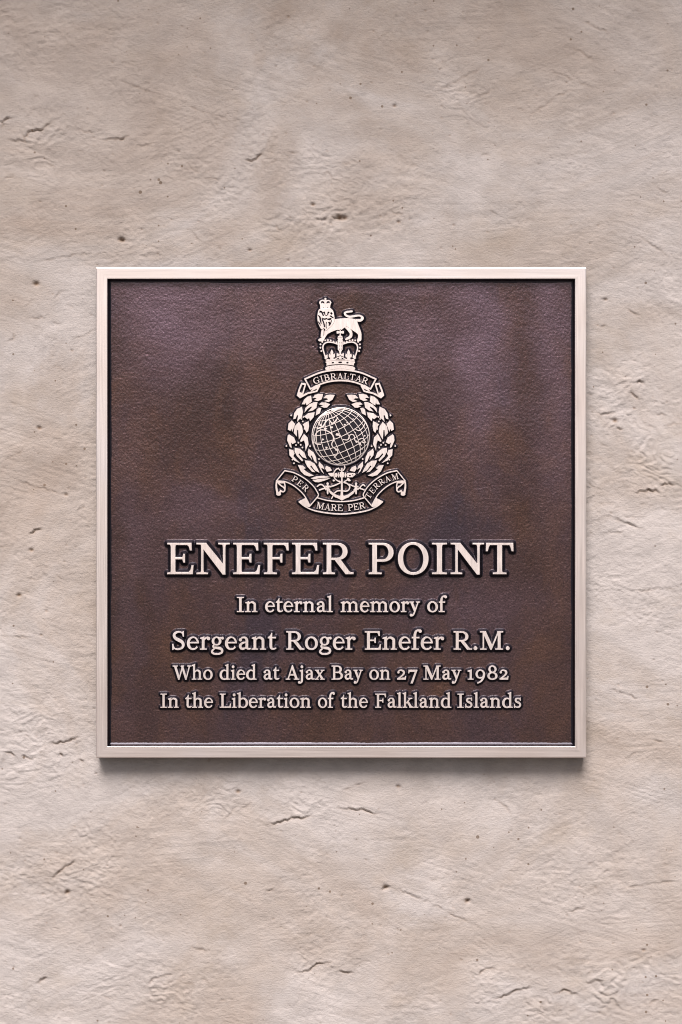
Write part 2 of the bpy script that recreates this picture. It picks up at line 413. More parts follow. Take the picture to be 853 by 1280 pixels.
def stroke(pts, w=None, n=6, smooth=True, r0=False, r1=False, closed=False):
    """outline polygons of a variable-width stroke; pts (x,y) or (x,y,w)"""
    if w is not None: pts = [(p[0], p[1], w) for p in pts]
    P = cat(pts, n, closed) if (smooth and len(pts) > 2) else list(pts)
    m = len(P); L = []; R = []
    for i in range(m):
        if closed: a, b = P[i - 1], P[(i + 1) % m]
        else: a, b = P[max(i - 1, 0)], P[min(i + 1, m - 1)]
        dx, dy = b[0] - a[0], b[1] - a[1]; l = math.hypot(dx, dy) or 1
        h = P[i][2] / 2
        if not smooth and 0 < i < m - 1:
            u1 = np.array([P[i][0] - P[i-1][0], P[i][1] - P[i-1][1]]); u2 = np.array([P[i+1][0] - P[i][0], P[i+1][1] - P[i][1]])
            u1 = u1 / (np.linalg.norm(u1) + 1e-9); u2 = u2 / (np.linalg.norm(u2) + 1e-9); t = u1 + u2; t /= (np.linalg.norm(t) + 1e-9)
            dx, dy = t; l = 1; h = h / max(0.45, float(t @ u1))
        nx, ny = -dy / l * h, dx / l * h
        L.append((P[i][0] + nx, P[i][1] + ny)); R.append((P[i][0] - nx, P[i][1] - ny))
    if closed:
        A, B = ccw(L), ccw(R)
        area = lambda p: abs(sum(p[i][0] * p[(i + 1) % len(p)][1] - p[(i + 1) % len(p)][0] * p[i][1] for i in range(len(p))))
        return ([A], [B]) if area(A) > area(B) else ([B], [A])
    def capp(i, first):
        a = P[0] if first else P[-1]; b = P[1] if first else P[-2]
        ang = math.atan2(a[1] - b[1], a[0] - b[0]); h = a[2] / 2
        return [(a[0] + math.cos(ang + t) * h, a[1] + math.sin(ang + t) * h) for t in np.linspace(math.pi / 2, -math.pi / 2, 7)[1:-1]]
    poly = list(L)
    if r1: poly += capp(0, False)
    poly += list(reversed(R))
    if r0: poly += capp(0, True)
    return ([ccw(poly)], [])

def ell(cx, cy, rx, ry, n=36, p=2.0, tilt=0):
    out = []
    c, s = math.cos(math.radians(tilt)), math.sin(math.radians(tilt))
    for i in range(n):
        t = 2 * math.pi * i / n; a, b = math.cos(t), math.sin(t)
        u = math.copysign(abs(a) ** (2 / p), a) * rx; v = math.copysign(abs(b) ** (2 / p), b) * ry
        out.append((cx + u * c - v * s, cy + u * s + v * c))
    return out

def A(*polys): return ([ccw(p) for p in polys], [])
def ring(cx, cy, rx, ry, irx, iry, p=2.15, ip=2.0, tilt=0, n=36, dx=0): return ([ell(cx, cy, rx, ry, n, p)], [ell(cx + dx, cy, irx, iry, n, ip, tilt)])

def union(prims, cuts=(), eps=0.004):
    """boolean of prims [(adds, subs)] minus cuts -> verts2d, triangles, directed boundary edges"""
    verts = []; faces = []; role = []
    def put(poly, r):
        q = []
        for p in poly:
            if not q or math.hypot(p[0] - q[-1][0], p[1] - q[-1][1]) > eps: q.append(p)
        if len(q) > 2 and math.hypot(q[0][0] - q[-1][0], q[0][1] - q[-1][1]) <= eps: q.pop()
        if len(q) < 3: return
        b = len(verts); verts.extend(Vector((float(p[0]), float(p[1]))) for p in q); faces.append(list(range(b, b + len(q)))); role.append(r)
    for i, (ad, sb) in enumerate(prims):
        for p in ad: put(ccw(p), (i, 1))
        for p in sb: put(ccw(p), (i, 0))
    for p in cuts: put(ccw(p), (-1, 0))
    V, E, F, _, _, of = delaunay_2d_cdt(verts, [], faces, 1, eps, True)
    keep = []
    for f, o in zip(F, of):
        st = {}; cut = False
        for k in o:
            i, s = role[k]
            if i == -1: cut = True; break
            st.setdefault(i, set()).add(s)
        if cut: continue
        if any(s == {1} for s in st.values()):
            a, b, c = (V[k] for k in f[:3])
            if (b.x - a.x) * (c.y - a.y) - (b.y - a.y) * (c.x - a.x) < 0: f = [f[0], f[2], f[1]]
            keep.append(tuple(f))
    ed = set()
    for f in keep:
        for i in range(3): ed.add((f[i], f[(i + 1) % 3]))
    bd = [e for e in ed if (e[1], e[0]) not in ed]
    return [(v.x, v.y) for v in V], keep, bd

def solid(name, prims, cuts=(), H=4.0, bev=0.3, grow=0.0, mats=None, dome=None, z0=0.0, draft=0.25):
    """cast relief piece from a 2D union: polished top, dark sides. Returns mesh and boundary segments (px)."""
    V, T, B = union(prims, cuts)
    nrm = {}
    for a, b in B:
        dx, dy = V[b][0] - V[a][0], V[b][1] - V[a][1]; l = math.hypot(dx, dy)
        if l < 1e-9: continue
        for k in (a, b): nrm.setdefault(k, []).append((dy / l, -dx / l))
    off = {}
    for k, L in nrm.items():
        sx = sum(v[0] for v in L); sy = sum(v[1] for v in L); l = math.hypot(sx, sy)
        if l < 1e-6: off[k] = (0, 0); continue
        sx /= l; sy /= l; c = max(0.6, sx * L[0][0] + sy * L[0][1]); off[k] = (sx / c, sy / c)
    def at(k, d): o = off.get(k, (0, 0)); return V[k][0] + o[0] * d, V[k][1] + o[1] * d
    used = sorted({k for f in T for k in f}); bk = sorted({k for e in B for k in e})
    dz = (lambda x, y: dome(x, y)) if dome else (lambda x, y: 0)
    out = []; top = {}; lip = {}; bot = {}
    for k in used:
        x, y = at(k, grow - bev); top[k] = len(out); out.append((x * S, -(H + dz(x, y)) * S, y * S))
    for k in bk:
        x, y = at(k, grow); lip[k] = len(out); out.append((x * S, -(H - bev + dz(x, y)) * S, y * S))
        x, y = at(k, grow + draft); bot[k] = len(out); out.append((x * S, -z0 * S, y * S))
    F = []; mi = []
    for f in T: F.append([top[f[0]], top[f[1]], top[f[2]]]); mi.append(0)
    for a, b in B:
        for q, m in (((lip[a], lip[b], top[b]), 0), ((lip[a], top[b], top[a]), 0), ((bot[a], bot[b], lip[b]), 1), ((bot[a], lip[b], lip[a]), 1)):
            F.append(list(q)); mi.append(m)
    me = mesh_np(name, out, F, mats or [M_L, M_PS], mi)
    segs = [(at(a, grow), at(b, grow)) for a, b in B]
    return me, segs

# ------------------------------------------------------------------ the serif alphabet (2048 units per em)
CAP, XH, ASC = 1419, 986, 1549
ADV = dict(A=1374,B=1339,E=1338,F=1229,G=1486,I=799,L=1232,M=1899,N=1571,O=1525,P=1250,R=1437,S=1149,T=1266,W=2000,
           a=1032,b=1146,d=1176,e=991,f=666,g=1042,h=1191,i=600,j=596,k=1094,l=588,m=1801,n=1209,o=1103,r=838,s=885,t=709,x=1030,y=1009)
ADV.update({'1': 879, '2': 1144, '7': 1029, '8': 1220, '9': 1157, '.': 552, ' ': 494})

def foot(x0, x1, l, r, y=0, up=1, t=52, b=115, bw=45):
    """bracketed serif on a stem x0..x1; up=1 foot at y, up=-1 head"""
    q = [(x0 - l, y), (x1 + r, y), (x1 + r, y + up * t * .8)]
    q += [(x1 + bw, y + up * t), (x1 + bw * .35, y + up * (t + b * .35)), (x1, y + up * (t + b))] if r > 0 else [(x1, y + up * (t + b))]
    q += [(x0, y + up * (t + b)), (x0 - bw * .35, y + up * (t + b * .35)), (x0 - bw, y + up * t), (x0 - l, y + up * t * .8)] if l > 0 else [(x0, y + up * (t + b))]
    return A(q)
def box(x0, y0, x1, y1): return A([(x0, y0), (x1, y0), (x1, y1), (x0, y1)])
def flag(x0, x1, y, l=135):
    return A([(x0 - l, y - 75), (x0 - l, y - 118), (x0 - 30, y - 140), (x0, y - 185), (x1, y - 185), (x1, y + 18), (x1 - 55, y + 18), (x0 - 10, y - 35)])
def bowl(x0, xm, x1, y0, y1, side, thin, n=20):
    cy, ry = (y0 + y1) / 2, (y1 - y0) / 2; o = [(x0, y0)]; i = [(x0, y0 + thin)]
    irx, iry = (x1 - xm) - side, ry - thin
    irx = max(irx, 40); ix = x1 - side - irx
    for k in range(n + 1):
        t = -math.pi / 2 + math.pi * k / n; c, s = math.cos(t), math.sin(t)
        o.append((xm + abs(c) ** .92 * (x1 - xm), cy + math.copysign(abs(s) ** .92, s) * ry))
        i.append((ix + abs(c) * irx, cy + s * iry))
    o.append((x0, y1)); i.append((x0, y1 - thin))
    return ([ccw(o)], [ccw(i)])
def dot(x, y, r, n=18): return A(ell(x, y, r, r, n))

ST, TH = 192, 78
def arch(x, s=176, w=0):
    """n-arch springing from a stem whose right side is x; right stem x+434..x+434+s"""
    c = x + 434 + s / 2
    return [stroke([(x - 40, 720, 60), (x + 60, 855, 66), (x + 190, 935, 92), (x + 330, 925, 140), (c - 22, 810, 172), (c, 640, s), (c, 400, s), (c, 60, s)], n=6),
            foot(c - s / 2, c + s / 2, 130, 130)]

def glyph(ch):
    if ch == 'I': return [box(300, 60, 492, 1360), foot(300, 492, 205, 205), foot(300, 492, 205, 205, CAP, -1)], []
    if ch in 'EFL':
        p = [box(235, 60, 427, 1360), foot(235, 427, 165, 60 if ch != 'F' else 200), foot(235, 427, 165, 60 if ch != 'L' else 200, CAP, -1)]
        if ch in 'EF':
            r = 1165 if ch == 'E' else 1135
            p += [A([(400, CAP), (r, CAP), (r + 12, 1095), (r - 58, 1095), (r - 105, 1270), (r - 190, CAP - 72), (400, CAP - 72)]),
                  A([(400, 688), (760, 688), (805, 540), (868, 540), (868, 912), (805, 912), (760, 762), (400, 762)])]
        if ch in 'EL':
            r = 1225 if ch == 'E' else 1155
            p += [A([(400, 0), (r, 0), (r + 30, 375), (r - 42, 375), (r - 95, 170), (r - 190, 74), (400, 74)])]
        return p, []
    if ch == 'N':
        return [box(272, 60, 360, 1300), foot(272, 360, 200, 190), foot(272, 360, 200, 0, CAP, -1, b=20),
                A([(225, CAP), (478, CAP), (1300, 345), (1300, -18), (1196, -18), (300, 1240)]),
                box(1212, 150, 1300, 1360), foot(1212, 1300, 200, 190, CAP, -1)], []
    if ch == 'R':
        return [box(235, 60, 427, 1360), foot(235, 427, 165, 170), foot(235, 427, 165, 0, CAP, -1, b=20), bowl(400, 700, 1165, 655, CAP, 205, 74),
                A([(560, 700), (830, 700), (1240, 130), (1330, 62), (1440, 50), (1440, 0), (1090, 0)])], []
    if ch == 'P':
        return [box(235, 60, 427, 1360), foot(235, 427, 165, 215), foot(235, 427, 165, 0, CAP, -1, b=20), bowl(400, 690, 1185, 575, CAP, 210, 74)], []
    if ch == 'B':
        return [box(235, 30, 427, 1390), foot(235, 427, 165, 0, b=20), foot(235, 427, 165, 0, CAP, -1, b=20), bowl(400, 680, 1120, 700, CAP, 195, 72), bowl(400, 720, 1240, 0, 770, 210, 74)], []
    if ch == 'O': return [ring(762, 710, 678, 738, 462, 655, 2.1, 2.05, 3, 44)], []
    if ch == 'T':
        return [box(538, 60, 730, 1390), foot(538, 730, 185, 185), box(100, 1345, 1168, CAP),
                A([(62, CAP), (300, CAP), (300, 1347), (215, 1345), (165, 1250), (118, 1060), (50, 1060)]),
                A([(1206, CAP), (968, CAP), (968, 1347), (1053, 1345), (1103, 1250), (1150, 1060), (1218, 1060)])], []
    if ch == 'A':
        return [A([(200, 40), (292, 40), (700, 1300), (735, 1440), (650, 1440)]), A([(650, 1440), (745, 1440), (1235, 40), (1015, 40), (640, 1190)]),
                box(370, 430, 980, 505), foot(200, 292, 175, 165, b=30), foot(1020, 1232, 165, 150, b=30)], []
    if ch == 'M':
        return [box(285, 60, 370, 1390), foot(285, 370, 200, 190), foot(285, 370, 200, 0, CAP, -1, b=15),
                A([(240, CAP), (515, CAP), (1000, 320), (925, -5), (860, -5), (320, 1270)]),
                A([(860, -5), (945, -5), (1480, 1320), (1520, CAP), (1420, CAP), (935, 230)]),
                box(1425, 60, 1620, 1390), foot(1425, 1620, 175, 190), foot(1425, 1620, 30, 190, CAP, -1, b=20)], []
    if ch == 'W':
        return [A([(165, 1380), (385, 1380), (705, 330), (700, -22), (610, -22)]), A([(610, -22), (705, -22), (1105, 1290), (1030, 1410), (985, 1340)]),
                A([(905, 1380), (1110, 1380), (1440, 330), (1445, -22), (1355, -22)]), A([(1355, -22), (1450, -22), (1830, 1380), (1735, 1380)]),
                foot(175, 370, 150, 160, CAP, -1, b=30), foot(1742, 1822, 170, 155, CAP, -1, b=20), foot(915, 1090, 30, 110, CAP, -1, b=20)], []
    if ch == 'G':
        return [stroke([(1290, 1165, 60), (1130, 1340, 66), (850, 1405, 84), (500, 1310, 150), (230, 1030, 205), (180, 700, 218), (250, 350, 205), (520, 85, 140), (840, 15, 82), (1120, 55, 84), (1240, 110, 90)], n=6),
                A([(1235, 1440), (1300, 1440), (1318, 1010), (1245, 1010), (1200, 1200)]), box(1085, 70, 1280, 620), foot(1085, 1280, 200, 150, 655, -1)], []
    if ch == 'S':
        return [stroke([(915, 1175, 56), (800, 1350, 66), (560, 1400, 92), (300, 1290, 150), (235, 1085, 180), (360, 880, 205), (590, 745, 225), (830, 595, 205), (925, 370, 180), (830, 140, 140), (560, 18, 88), (300, 60, 66), (155, 260, 56)], n=6),
                A([(890, 1440), (950, 1440), (965, 1040), (900, 1040), (865, 1240)]), A([(110, -20), (170, -20), (215, 180), (175, 420), (100, 420)])], []
    if ch == 'n': return [box(195, 60, 371, 900), foot(195, 371, 145, 130), flag(195, 371, XH)] + arch(371), []
    if ch == 'm': return [box(195, 60, 371, 900), foot(195, 371, 145, 120), flag(195, 371, XH)] + arch(371) + arch(977), []
    if ch == 'h': return [box(190, 60, 366, 1480), foot(190, 366, 145, 130), flag(190, 366, ASC)] + arch(366), []
    if ch == 'r':
        return [box(195, 60, 371, 900), foot(195, 371, 145, 170), flag(195, 371, XH), stroke([(330, 700, 60), (430, 860, 74), (560, 945, 90), (690, 925, 120)], n=6), dot(688, 868, 112)], []
    if ch == 'i': return [box(210, 60, 386, 900), foot(210, 386, 145, 145), flag(210, 386, XH), dot(290, 1318, 122)], []
    if ch == 'j':
        return [flag(220, 396, XH), stroke([(308, 900, 176), (308, 500, 176), (306, 60, 176), (285, -190, 160), (180, -340, 110), (40, -372, 76)], n=6), dot(20, -310, 108), dot(300, 1318, 122)], []
    if ch == 'l': return [box(205, 60, 381, 1480), foot(205, 381, 150, 150), flag(205, 381, ASC)], []
    if ch == 'k':
        return [box(190, 60, 366, 1480), foot(190, 366, 145, 120), flag(190, 366, ASC), A([(350, 380), (350, 475), (745, 940), (860, 940)]), foot(735, 850, 105, 165, XH - 8, -1, b=20),
                A([(470, 560), (620, 690), (960, 130), (1085, 55), (1085, 0), (800, 0)]), foot(870, 960, 130, 130, b=10)], []
    if ch == 'o': return [ring(551, 493, 482, 514, 296, 436, 2.1, 2.0, 4)], []
    if ch == 'e':
        return [([ell(500, 492, 438, 514, 40, 2.1)], [ell(535, 500, 282, 436, 36, 2.05), ccw([(515, 508), (1060, 508), (1060, 120), (905, 150), (760, 250)])]), box(190, 505, 905, 578)], []
    if ch == 'a':
        return [stroke([(225, 800, 90), (330, 925, 84), (500, 955, 92), (650, 890, 140), (705, 740, 172), (708, 500, 176), (708, 200, 176), (760, 85, 130), (880, 45, 74), (985, 62, 56)], n=6), dot(222, 768, 108),
                stroke([(700, 590, 62), (520, 550, 78), (310, 470, 130), (205, 290, 172), (265, 105, 150), (400, 52, 130), (560, 95, 90), (690, 215, 62)], n=6)], []
    if ch == 'b':
        return [flag(160, 336, ASC), box(160, 40, 336, 1480), A([(160, 100), (160, -20), (215, -20), (300, 70), (336, 110)]),
                ([ell(610, 490, 480, 514, 40, 2.1)], [ell(590, 478, 300, 428, 36, 2.0), ccw([(0, 1100), (0, -100), (165, -100), (165, 1100)])])], []
    if ch == 'd':
        return [flag(780, 956, ASC), box(780, 40, 956, 1480), A([(780, 0), (1120, 0), (1120, 40), (1010, 62), (956, 150), (780, 150)]),
                ([ell(550, 485, 480, 514, 40, 2.1)], [ell(578, 490, 300, 428, 36, 2.0), ccw([(955, 1100), (955, -100), (1200, -100), (1200, 1100)])])], []
    if ch == 'g':
        return [ring(455, 668, 352, 335, 186, 272, 2.1, 2.0), stroke([(640, 905, 80), (760, 905, 74), (850, 930, 74)], n=5), dot(905, 900, 88),
                stroke([(290, 390, 78), (205, 290, 92), (230, 185, 110), (380, 130, 130)], n=6),
                stroke([(330, 140, 130), (560, 115, 160), (780, 60, 165), (880, -90, 150), (810, -270, 130), (560, -370, 88), (300, -350, 110), (130, -235, 130), (140, -85, 110), (270, 40, 78), (360, 110, 72)], n=6)], []
    if ch == 's':
        return [stroke([(708, 800, 50), (620, 920, 62), (450, 950, 84), (275, 880, 132), (240, 745, 150), (340, 610, 170), (480, 535, 178), (640, 430, 165), (695, 265, 150), (610, 95, 116), (430, 30, 84), (240, 75, 62), (140, 200, 50)], n=6),
                A([(680, 1010), (735, 1010), (745, 720), (688, 720), (650, 860)]), A([(100, -20), (150, -20), (190, 110), (155, 300), (90, 300)])], []
    if ch == 't':
        return [A([(190, 900), (366, 900), (366, 1290), (320, 1290), (210, 1080), (60, 965), (60, 905)]), box(150, 905, 650, XH - 5),
                stroke([(278, 930, 176), (278, 600, 176), (280, 230, 176), (340, 85, 140), (480, 45, 92), (600, 70, 66), (670, 125, 50)], n=6)], []
    if ch == 'f':
        return [foot(180, 356, 140, 200), box(50, 905, 600, XH - 5), stroke([(268, 60, 176), (268, 600, 176), (270, 1100, 176), (320, 1370, 150), (450, 1510, 100), (640, 1525, 88)], n=6), dot(668, 1462, 112)], []
    if ch == 'x':
        return [A([(110, 940), (330, 940), (905, 46), (690, 46)]), A([(130, 46), (235, 46), (870, 940), (765, 940)]),
                foot(140, 300, 110, 120, XH - 8, -1, b=15), foot(745, 850, 120, 120, XH - 8, -1, b=15), foot(160, 250, 130, 120, b=15), foot(715, 875, 120, 130, b=15)], []
    if ch == 'y':
        return [A([(105, 940), (320, 940), (600, 215), (535, 0), (475, 0)]), stroke([(825, 960, 84), (560, 180, 92), (440, -140, 100), (330, -320, 110), (170, -372, 92)], n=6), dot(165, -318, 108),
                foot(130, 300, 110, 120, XH - 8, -1, b=15), foot(770, 865, 120, 130, XH - 8, -1, b=15)], []
    if ch == '.': return [dot(276, 100, 132)], []
    if ch == '1': return [box(355, 60, 531, 960), foot(355, 531, 190, 190), A([(150, 835), (355, 790), (531, 790), (531, 1010), (480, 1010), (150, 890)])], []
    if ch == '2':
        return [stroke([(205, 775, 120), (330, 925, 84), (520, 960, 100), (730, 870, 160), (790, 700, 176), (700, 500, 130), (450, 270, 92), (200, 80, 84)], n=6), dot(235, 745, 100),
                A([(130, 0), (960, 0), (1000, 300), (930, 300), (890, 170), (300, 165), (130, 90)])], []
    if ch == '7':
        return [A([(120, 985), (980, 985), (980, 900), (920, 815), (200, 815), (165, 660), (100, 660)]), A([(790, 880), (960, 900), (520, -395), (330, -395)])], []
    if ch == '8': return [ring(612, 1075, 400, 365, 222, 288, 2.05, 2.0, 12), ring(608, 370, 500, 392, 298, 308, 2.05, 2.0, 14)], []
    if ch == '9':
        return [ring(540, 560, 470, 450, 285, 372, 2.05), stroke([(905, 600, 170), (880, 300, 176), (770, 30, 150), (560, -220, 120), (250, -385, 84)], n=6)], []
    return [], []

def xf(prims, cuts, f):
    return [([[f(*p) for p in q] for q in ad], [[f(*p) for p in q] for q in sb]) for ad, sb in prims], [[f(*p) for p in q] for q in cuts]

SKIRT = []      # (segments in photo px (y down), height, width) that raise the dark cast shoulders of the panel
_gcache = {}
def glyph_mesh(ch, sx, sy, H, bev, grow):
    key = (ch, round(sx, 6), round(sy, 6), H, grow)
    if key not in _gcache:
        pr, cu = glyph(ch)
        pr, cu = xf(pr, cu, lambda x, y: (x * sx, y * sy))
        me, segs = solid('letter_' + ch if ch != '.' else 'full_stop', pr, cu, H, bev, grow)
        xs = [s[0][0] for s in segs]
        _gcache[key] = (me, segs, min(xs), max(xs))
    return _gcache[key]

# ------------------------------------------------------------------ the plaque: root, frame
root = bpy.data.objects.new('memorial_plaque', None); col.objects.link(root)
root.location = ROOT; root.empty_display_size = 0.05
root['label'] = 'square dark bronze plaque with pale frame, crest and raised lettering on plaster wall'
root['category'] = 'plaque'

def part(name, me, px, py, depth=PANEL, parent=root, ploc=None):
    """place at photo px; parent chain keeps world position"""
    wpos = Vector((X(px), -depth * S, Z(py)))
    base = ploc if ploc is not None else ROOT
    o = link(name, me, parent, wpos - base)
    return o, wpos

def build_frame():
    x0, x1, y0, y1 = 120.3, 733.2, 334.3, 947.3
    prof = [(0.4, 0.0, 1), (0.0, 3.0, 1), (0, FACE - 1.0, 0), (0.35, FACE - 0.3, 0), (1.0, FACE, 0), (13.7, FACE, 0), (14.05, FACE - 0.25, 0), (14.35, FACE - 0.9, 1),
            (15.1, PANEL + 5.0, 1), (15.5, PANEL + 2.6, 1), (16.1, PANEL + 1.2, 1), (17.0, PANEL + 0.5, 1), (18.6, PANEL - 0.3, 1), (22, PANEL - 2, 1)]
    V = []; F = []; mi = []
    n = len(prof)
    for i, (ins, h, m) in enumerate(prof):
        for cx, cy in ((x0 + ins, y0 + ins), (x1 - ins, y0 + ins), (x1 - ins, y1 - ins), (x0 + ins, y1 - ins)):
            V.append((X(cx), -h * S, Z(cy) - ROOT.z))
    for i in range(n - 1):
        for k in range(4):
            a, b = i * 4 + k, i * 4 + (k + 1) % 4
            F.append((a, a + 4, b + 4, b)); mi.append(2 if prof[i + 1][2] == 1 and prof[i][2] == 1 or i in (1, 7) else (0 if k in (0, 2) else 1))
    me = mesh_np('frame', V, F, [M_FX, M_FZ, M_PS], mi)
    o = link('frame', me, root); o['label'] = 'pale polished bronze border of the plaque'
build_frame()

# ------------------------------------------------------------------ raised lettering
def text_line(words, base, cap, H, bev, grow, skw):
    """words: (text, left, right) extents in photo px, every word fitted to its own extent"""
    sy = (cap - 2 * grow) / CAP
    def xr(c):
        q = [p[0] for a in glyph(c)[0] for b in a[0] for p in b]; return min(q), max(q)
    for txt, xa, xb in words:
        sx = (xb - xa - 2 * grow) / (sum(ADV[c] for c in txt[:-1]) + xr(txt[-1])[1] - xr(txt[0])[0])
        x = xa + grow - xr(txt[0])[0] * sx
        for c in txt:
            me, segs, _, _ = glyph_mesh(c, sx, sy, H, bev, grow)
            part('full_stop' if c == '.' else 'letter', me, x, base)
            SKIRT.append(([((x + a[0], base - a[1]), (x + b[0], base - b[1])) for a, b in segs], H * 0.92, skw))
            x += ADV[c] * sx

text_line([('E', 208.8, 242.0), ('N', 245.4, 287.5), ('E', 291.4, 325.4), ('F', 329.8, 361.2), ('E', 365.0, 399.2), ('R', 403.8, 442.4),
           ('P', 461.0, 492.4), ('O', 497.6, 536.2), ('I', 540.2, 559.3), ('N', 563.6, 605.8), ('T', 607.6, 642.6)], 717.6, 39.3, 6.0, 0.3, 0.42, 4.6)
text_line([('In', 296, 321.9), ('eternal', 331.4, 416.2), ('memory', 426, 525.6), ('of', 534.4, 559.4)], 765.2, 18.9, 4.4, 0.14, 0.32, 3.7)
text_line([('Sergeant', 215, 345.8), ('Roger', 357.8, 445), ('Enefer', 456.2, 555.8), ('R.M.', 567.4, 637.8)], 812.2, 22.9, 4.8, 0.16, 0.33, 3.9)
text_line([('Who', 215.6, 265.8), ('died', 274.3, 320.8), ('at', 329.4, 349.5), ('Ajax', 357.2, 406.2), ('Bay', 414.6, 454.1), ('on', 461.8, 488.3),
           ('27', 496.8, 522.2), ('May', 529.7, 577.3), ('1982', 585, 636.4)], 849.8, 17.6, 4.2, 0.13, 0.3, 3.4)
text_line([('In', 200.3, 223.2), ('the', 231.4, 266.3), ('Liberation', 274.6, 388.9), ('of', 397.6, 419), ('the', 426.2, 460.2), ('Falkland', 469.4, 564.7),
           ('Islands', 572.2, 652.2)], 885.0, 17.6, 4.2, 0.13, 0.3, 3.4)

# ------------------------------------------------------------------ the crest (drawn in photo px, y down, from close views)
MX = 426.3                                     # its axis
CH = 3.6                                       # its relief
def zz(ox, oy, k): return lambda *p: (ox + p[0] / k, oy + p[1] / k) + ((p[2] / k,) if len(p) > 2 else ())
zB = zz(335, 480, 8.533); zE = zz(385, 360, 10.66); zF = zz(365, 450, 6.824); zG = zz(335, 575, 8.98); zH = zz(425, 575, 8.98)
zI = zz(395, 575, 12.19); zL = zz(385, 365, 18.96); zC = zz(375, 495, 8.124); zD = zz(330, 570, 4.489)
def mp(z, pts): return [z(*p) for p in pts]
def mir(pts): return [((2 * MX - p[0],) + tuple(p[1:])) for p in pts]
def mirp(prims): return [([mir(q) for q in ad], [mir(q) for q in sb]) for ad, sb in prims]
def sm(pts, n=4): return [tuple(p) for p in cat(pts, n, True)]

def crest_piece(name, prims, cuts=(), cx=MX, cy=500, H=CH, bev=0.18, grow=0.09, skw=3.4, parent=root, ploc=None, dome=None, skirt=True, mats=None, z0=0.0):
    f = lambda x, y: (x - cx, cy - y)
    pr, cu = xf(prims, cuts, f)
    me, segs = solid(name, pr, cu, H, bev, grow, dome=dome, mats=mats, z0=z0)
    o, wpos = part(name, me, cx, cy, parent=parent, ploc=ploc)
    if skirt: SKIRT.append(([((cx + a[0], cy - a[1]), (cx + b[0], cy - b[1])) for a, b in segs], H * 0.82, skw))
    return o, wpos

def build_lion():
    z = zE
    body = A(sm(mp(z, [(355,418),(420,404),(520,397),(600,403),(648,425),(680,500),(712,585),(716,650),(712,692),(688,706),(655,698),(668,655),(668,615),(640,588),(580,548),(530,512),(500,515),
                       (440,556),(390,552),(280,597),(240,642),(207,700),(190,708),(150,703),(138,686),(165,664),(200,640),(214,600),(225,565),(245,548),(290,520),(330,470)]), 3))
    leg = A(mp(z, [(183,552),(214,540),(216,600),(200,645),(170,648),(174,600)]))
    hind = A(sm(mp(z, [(495,522),(530,516),(580,555),(596,605),(584,655),(520,688),(498,682),(508,662),(548,638),(558,602),(530,562)]), 3))
    tail = stroke(mp(z, [(640,424,28),(700,426,34),(730,394,36),(695,364,22),(640,366,26),(560,378,28),(508,358,28),(494,328,26),(530,313,24),(588,306,24)]), n=5, r1=True)
    o, wp = crest_piece('lion', [body, leg, hind, tail], cuts=[mp(z, [(212,545),(222,545),(218,620),(208,640)])], cx=z(430,0)[0], cy=z(0,450)[1])
    o['label'] = 'raised lion standing over the crown'
    z = zL
    mane = A(sm(mp(z, [(300,385),(252,425),(232,505),(224,600),(236,700),(268,785),(310,866),(345,872),(385,850),(432,908),(475,868),(555,800),(618,715),(636,640),(628,560),(606,450),(562,392),(525,372),(415,380)]), 3))
    cuts = [mp(z, [(352,466),(400,452),(412,480),(418,540),(398,546),(384,500)]), mp(z, [(522,466),(476,452),(464,480),(458,540),(476,546),(492,500)]), mp(z, [(398,540),(476,540),(440,568)]),
            mp(z, [(350,608),(400,618),(440,606),(470,622),(560,604),(560,640),(520,670),(480,655),(440,640),(400,655),(352,640)]),
            stroke(mp(z, [(275,455,55),(330,470,41),(372,560,31)]))[0][0], stroke(mp(z, [(248,545,24),(285,590,38),(300,670,38),(318,745,21)]))[0][0],
            stroke(mp(z, [(335,600,17),(350,660,31),(375,720,31),(400,830,34)]))[0][0], stroke(mp(z, [(495,700,38),(515,740,38),(500,800,17)]))[0][0],
            stroke(mp(z, [(540,478,44),(578,520,38)]), smooth=False)[0][0], stroke(mp(z, [(520,555,27),(560,575,34),(610,612,21)]))[0][0],
            stroke(mp(z, [(560,660,21),(545,720,27),(515,790,21)]))[0][0], stroke(mp(z, [(240,690,17),(275,735,27),(300,790,17)]))[0][0],
            stroke(mp(z, [(440,700,17),(432,780,21),(440,860,14)]))[0][0]]
    m, _ = crest_piece('mane', [mane], cuts, cx=z(430,0)[0], cy=z(0,600)[1], H=CH + 0.45, parent=o, ploc=wp)
    cr = A(sm(mp(z, [(302,384),(290,300),(268,240),(290,198),(345,178),(396,186)]), 3)[:14] + mp(z, [(396,186),(400,132),(430,132),(434,186)]) + mp(z, [(434,186),(485,178),(540,200),(560,240),(536,300),(524,384)]))
    cu = [sm(mp(z, [(312,222),(350,206),(390,228),(386,268),(352,246),(326,264)]), 3), sm(mp(z, [(520,222),(482,206),(444,228),(448,268),(482,246),(508,264)]), 3),
          mp(z, ell(368, 365, 12, 9, 10)), mp(z, ell(468, 365, 14, 9, 10))]
    crest_piece('small_crown', [cr, A(mp(z, [(385,148),(447,148),(447,164),(385,164)]))], cu, cx=z(415,0)[0], cy=z(0,260)[1], parent=o, ploc=wp)

